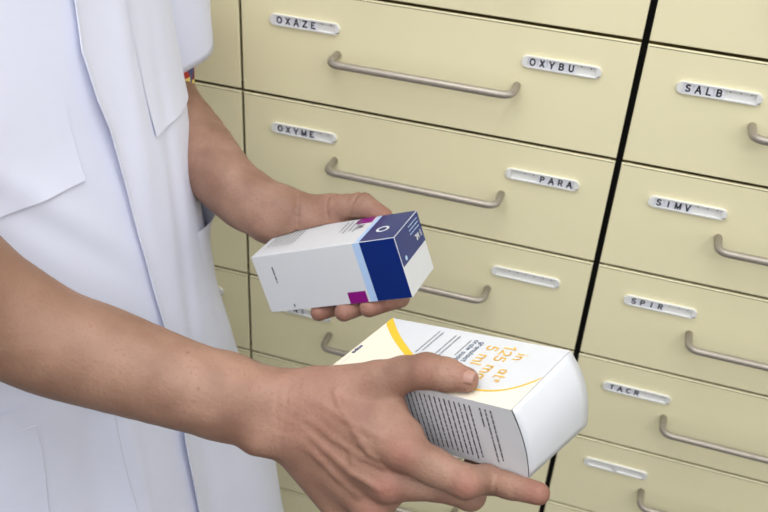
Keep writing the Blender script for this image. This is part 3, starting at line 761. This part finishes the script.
tan[(BV[:, 1] > -0.33)] = (np.clip((0.10 - BV[:, 0]) / 0.12, 0, 1) * 0.1 - 0.0)[(BV[:, 1] > -0.33)]
for nm, arr in (('redness', red), ('mole', mole), ('tan', tan)):
    at_ = me.attributes.new(nm, 'FLOAT', 'POINT'); at_.data.foreach_set('value', np.clip(arr, 0, 1).astype(np.float32))
bodyo = link('body', me, person, 'skin', True)

def nail(center, lx, nrm, ln, wd):
    """curved nail plate; lx along the finger, nrm outwards"""
    lx = lx / np.linalg.norm(lx); nrm = nrm - lx * (nrm @ lx); nrm /= np.linalg.norm(nrm); sd = np.cross(nrm, lx)
    V = []; Fc = []; n1, n2 = 9, 9
    for i in range(n1):
        for j in range(n2):
            s = i / (n1 - 1) * 2 - 1; q = j / (n2 - 1) * 2 - 1
            hw = wd / 2 * (1 - 0.22 * max(0, s) ** 2.5 - 0.30 * max(0, -s) ** 3)
            V.append(center + lx * ln / 2 * s * (1 - .12 * q * q) + sd * hw * q - nrm * (wd * .22 * q * q + ln * .07 * s * s) - PO)
    for i in range(n1 - 1):
        for j in range(n2 - 1): Fc.append((i * n2 + j, (i + 1) * n2 + j, (i + 1) * n2 + j + 1, i * n2 + j + 1))
    o = link('fingernail', mesh('fingernail', V, Fc), bodyo, 'nail', True)
    md = o.modifiers.new('thickness', 'SOLIDIFY'); md.thickness = .0006; md.offset = 0
def skin_point(p, dirn):
    """walk from inside out along dirn to the surface"""
    p = np.array(p, float); dirn = dirn / np.linalg.norm(dirn); ts = np.linspace(0, .03, 400); d = body(p + ts[:, None] * dirn); j = np.argmax(d > 0); return p + ts[j] * dirn
tn = -RW[2] * .80 - RW[1] * .40
c = RT_tip - tx / np.linalg.norm(tx) * .0015
nail(skin_point(c, tn) - tn * .0002, tx, tn, .0125, .0104)

# ------------------------------------------------------------------ coat
zk = np.array([1.46, 1.40, 1.341, 1.232, 1.108, 1.015, .90, .786, .56])
xfk = np.array([-.030, -.012, -.004, .012, .037, .054, .062, .074, .088])
ak = np.array([.060, .10, .105, .11, .115, .12, .128, .138, .152])
bk = np.array([.075, .180, .192, .190, .175, .170, .196, .240, .275])
YAW = math.radians(-17); CY = -.305
def pchip(z, y):
    return np.interp(-np.asarray(z, float), -zk, y)
_zf = np.linspace(.5, 1.5, 400)
def sm_table(y):
    t_ = pchip(_zf, y); k = np.exp(-np.linspace(-2.5, 2.5, 21) ** 2); k /= k.sum(); return np.convolve(np.pad(t_, 10, 'edge'), k, 'valid')
XF, AK, BK = sm_table(xfk), sm_table(ak), sm_table(bk)
def coat_base(th, z):
    a = np.interp(z, _zf, AK); b2 = np.interp(z, _zf, BK); x = np.interp(z, _zf, XF)
    c, s = np.cos(th), np.sin(th); n = 2.5; r_ = (np.abs(c) ** n + np.abs(s) ** n) ** (-1 / n)
    px, py = a * r_ * c, b2 * r_ * s
    return np.stack([x - a + px * math.cos(YAW) - py * math.sin(YAW), CY + px * math.sin(YAW) + py * math.cos(YAW), z + 0 * th], -1)
def bumpf(x, c, w): return np.exp(-((x - c) / w) ** 2)
def folds(th, z):
    low = np.clip((1.12 - z) / .35, 0, 1)
    f = .0055 * low * np.sin(7.0 * th + 1.3 + 1.5 * np.sin(3 * z)) + .0022 * low * np.sin(13 * th + 9 * z)
    f += .0014 * np.sin(9 * th + 14 * z) * np.clip((z - 1.05) / .1, 0, 1)
    # pull lines over the chest and the waist
    f += .0022 * bumpf(z + .22 * th, 1.165, .018) * bumpf(th, -.18, .35)
    f -= .0020 * bumpf(z + .22 * th, 1.138, .020) * bumpf(th, -.22, .35)
    f += .0030 * bumpf(th - .6 * (z - 1.2), .36, .07) * np.clip((z - 1.10) / .1, 0, 1)
    f -= .0026 * bumpf(th - .7 * (z - 1.1), .52, .06) * np.clip((1.35 - z) / .2, 0, 1)
    f += .0040 * bumpf(th + .25 * (z - .95), -.12, .05) * bumpf(z, .93, .10) - .0045 * bumpf(th + .25 * (z - .95), -.30, .09) * bumpf(z, .92, .12)
    for i_ in range(9):       # puckers beside the seam
        f += .0009 * bumpf(z + .12 * (th + .18), .995 - .018 * i_, .0045) * bumpf(th, -.20, .035)
    return f
def coat_pt(th, z, off=0.0, fold=True):
    th = np.asarray(th, float); z = np.asarray(z, float); e = 1e-3
    p = coat_base(th, z); du = coat_base(th + e, z) - p; dv = coat_base(th, z + e) - p
    n = np.cross(du, dv); n /= np.linalg.norm(n, axis=-1)[..., None]
    return p + n * ((folds(th, z) if fold else 0) + off)[..., None]
def sheet(name, TH, Z, OFF, parent, mt, thick=.0011, close=False):
    P = coat_pt(TH, Z, OFF) - PO; n1, n2 = TH.shape; V = P.reshape(-1, 3); Fc = []
    for i in range(n1 - 1):
        for j in range(n2 - (0 if close else 1)):
            j2 = (j + 1) % n2; Fc.append((i * n2 + j, i * n2 + j2, (i + 1) * n2 + j2, (i + 1) * n2 + j))
    o = link(name, mesh(name, V, Fc), parent, mt, True)
    if thick:
        md = o.modifiers.new('thickness', 'SOLIDIFY'); md.thickness = thick; md.offset = 1
    return o
def grid(t0, t1, z0, z1, nt_, nz):
    Z, T = np.meshgrid(np.linspace(z0, z1, nz), np.linspace(0, 1, nt_), indexing='ij')
    f = lambda q: (np.interp(-Z, -np.array(q)[:, 0], np.array(q)[:, 1]) if not np.isscalar(q) else q)
    a, b2 = f(t0), f(t1); return a + (b2 - a) * T, Z
HEM = .60
TH, Z = grid(-math.pi, math.pi - 2 * math.pi / 240, 1.452, HEM, 240, 190)
coat = sheet('coat', TH, Z, 0 * TH, person, 'coat', close=True); coat['label'] = 'short-sleeved white cotton coat'
PL = [(1.46, .20), (1.344, .193), (1.307, .163), (1.266, .174), (1.239, .200), (1.183, .218), (1.115, .223), (1.024, .228), (.912, .203), (.804, .179), (HEM, .150)]
TH, Z = grid(PL, 1.55, 1.450, HEM + .002, 110, 190)
plx = np.interp(-Z, [-q[0] for q in PL], [q[1] for q in PL])
OFF = .0016 + .0085 * np.exp(-(TH - plx) / .035) * (0.45 + .55 * bumpf(Z, 1.25, .06) + .3 * bumpf(Z, .90, .1)) + .0014 * np.exp(-((TH - plx - .17) / .012) ** 2) * 0
sheet('front_panel', TH, Z, OFF, coat, 'coat')
def seam(pts, r_=.0008, off=.0016, n=40):
    q = np.array(pts); s = np.linspace(0, 1, n); k = np.linspace(0, 1, len(q))
    th = np.interp(s, k, q[:, 0]); z = np.interp(s, k, q[:, 1]); V, Fc = tube(coat_pt(th, z, np.full(n, off)) - PO, r_, 6)
    return link('seam', mesh('seam', V, Fc), coat, 'coat_seam', True)
seam([(-.20, 1.06), (-.184, 1.004), (-.169, .926), (-.144, .87), (-.13, .80)], .0004, .0003)
if False: seam([(.60, 1.36), (.541, 1.327), (.502, 1.243), (.443, 1.173), (.423, 1.117), (.41, 1.03)], .0005, .0022)
def pocket(name, t0, t1, z0, z1, off, lift_bottom=0.0, lift_top=0.0, nt_=40, nz=30):
    TH, Z = grid(t0, t1, z0, z1, nt_, nz)
    s = np.linspace(0, 1, nz)[:, None] + 0 * TH; T = np.linspace(0, 1, nt_)[None] + 0 * TH
    OFF = off + lift_top * np.exp(-s / .12) * np.sin(math.pi * T) + lift_bottom * np.exp(-(1 - s) / .10)
    return sheet(name, TH, Z, OFF, coat, 'coat', 0)
pocket('breast_pocket', -.75, [(1.45, .070), (1.303, .062), (1.203, .040)], 1.445, 1.206, .0003, .0026)
pocket('breast_pocket', .475, 1.12, 1.42, 1.212, .0019, .0022)
pocket('hip_pocket', -1.15, -.560, 1.042, .84, .0004, 0.0, .002)
seam([(-.575, 1.02), (-.566, .98), (-.562, .928), (-.56, .85)], .0004, .0006)
seam([(-.95, 1.020), (-.575, 1.020)], .0004, .0006)
pocket('hip_pocket', .70, 1.20, 1.098, .95, .0019, 0.0, .013)

def sleeve(name, sh, el, t_end, r0, r1, mt, parent, thick=.0012, seed=0, flare=(0, 0, 0), slant=0.0):
    ax_ = el - sh; ln = np.linalg.norm(ax_); ax_ = ax_ / ln
    u = np.cross(ax_, [0, 0, 1.0]); u /= np.linalg.norm(u); w = np.cross(ax_, u); V = []; Fc = []; n1, n2 = 26, 48
    for i in range(n1):
        s = i / (n1 - 1) * t_end; rr = r0 + (r1 - r0) * (i / (n1 - 1))
        for j in range(n2):
            a = 2 * math.pi * j / n2
            q = rr * (1 + .05 * math.sin(3 * a + seed + 4 * s) + .025 * math.sin(7 * a + 2 * seed)) * (0.75 + .25 * min(1, i / 5))
            dr = u * math.cos(a) + w * math.sin(a); V.append(sh + ax_ * ln * (s * (1 - slant * (dr @ RW[0])) - .12) + u * math.cos(a) * q + w * math.sin(a) * q + np.array(flare) * (i / (n1 - 1)) ** 2 - PO)
    for i in range(n1 - 1):
        for j in range(n2): Fc.append((i * n2 + j, i * n2 + (j + 1) % n2, (i + 1) * n2 + (j + 1) % n2, (i + 1) * n2 + j))
    o = link(name, mesh(name, V, Fc), parent, mt, True)
    md = o.modifiers.new('thickness', 'SOLIDIFY'); md.thickness = thick; md.offset = 1
    return o
sleeve('sleeve', LSH, LF[0][0], .95, .061, .060, 'coat', coat, seed=.6, slant=.14, flare=RW[0] * .010)
sleeve('sleeve', RSH, RF[0][0], .80, .066, .066, 'coat', coat, seed=2.0)
shirt = sleeve('shirt_sleeve', LSH, LF[0][0], 1.04, .052, .0485, 'pattern', person, seed=1.0); shirt['label'] = 'edge of a colourful patterned shirt sleeve'

# collar, trousers, shoes, hair and eyes
V = []; Fc = []
for i in range(4):
    for j in range(40):
        a = 2 * math.pi * j / 40; rr = .072 + .012 * (i in (0, 3)) - .004 * i; V.append(UPN + np.array([rr * math.cos(a) * 1.05, rr * math.sin(a), .018 + .014 * i]) - PO)
for i in range(3):
    for j in range(40): Fc.append((i * 40 + j, i * 40 + (j + 1) % 40, (i + 1) * 40 + (j + 1) % 40, (i + 1) * 40 + j))
o = link('collar', mesh('collar', V, Fc), coat, 'coat', True); o.modifiers.new('thickness', 'SOLIDIFY').thickness = .002
hip = np.array([-.075, -.30, .86])
V = []; Fc = []
for s in (-1, 1):
    c0 = hip + SIDE * s * .085
    q, f_ = tube([c0, c0 - ZU * .20, c0 - ZU * .42 + FWD * .01, c0 - ZU * .62, c0 - ZU * .815 - FWD * .01], [.092, .085, .066, .06, .058], 24)
    k = len(V); V += [p - PO for p in q]; Fc += [tuple(i + k for i in g_) for g_ in f_]
link('trousers', mesh('trousers', V, Fc), person, 'trousers', True)
for s in (-1, 1):
    c0 = np.array([hip[0], hip[1], 0]) + SIDE * s * .085
    bm = bmesh.new(); bmesh.ops.create_uvsphere(bm, u_segments=24, v_segments=14, radius=1)
    for v in bm.verts:
        x, y, z = v.co; z = max(z, -.35); wd = .045 * (1 - .18 * (x < 0)) ; hgt = .055 + .035 * max(0, -x)
        p = c0 + FWD * (.06 + .14 * x) + SIDE * wd * y + ZU * ((z + .35) / 1.35 * (hgt + .035)) - PO; v.co = Vector(p)
    link('shoe', from_bm('shoe', bm), person, 'shoe', True)
bm = bmesh.new(); bmesh.ops.create_uvsphere(bm, u_segments=40, v_segments=28, radius=1)
dele = []
for v in bm.verts:
    d = np.array(v.co); f_, s_, u_ = d[0], d[1], d[2]
    cen = HEAD + ZU * .038 - FWD * .008
    if f_ > .35 and u_ < .45 or u_ < -.75 or (f_ > -.1 and u_ < -.05): dele.append(v)
    rr = .094 + .004 * math.sin(14 * math.atan2(s_, f_)) ; v.co = Vector(cen + (FWD * f_ * 1.08 + SIDE * s_ * .95 + ZU * u_ * 1.02) * rr - PO)
bmesh.ops.delete(bm, geom=dele, context='VERTS')
me2 = bpy.data.meshes.new('hair'); bm.to_mesh(me2); bm.free()
o = link('hair', me2, person, 'hair', True); md = o.modifiers.new('thickness', 'SOLIDIFY'); md.thickness = .012; md.offset = -1
for s in (-1, 1):
    for rad, fo, mt_ in ((.0125, 0, 'eye'), (.0058, .0078, 'iris')):
        bm = bmesh.new(); bmesh.ops.create_uvsphere(bm, u_segments=16, v_segments=10, radius=rad)
        p = HEAD + FWD * (.078 + fo) + SIDE * s * .032 + ZU * .008 - PO
        for v in bm.verts: v.co += Vector(p)
        link('eyeball' if mt_ == 'eye' else 'iris', from_bm('eyeball', bm), bodyo, mt_, True)
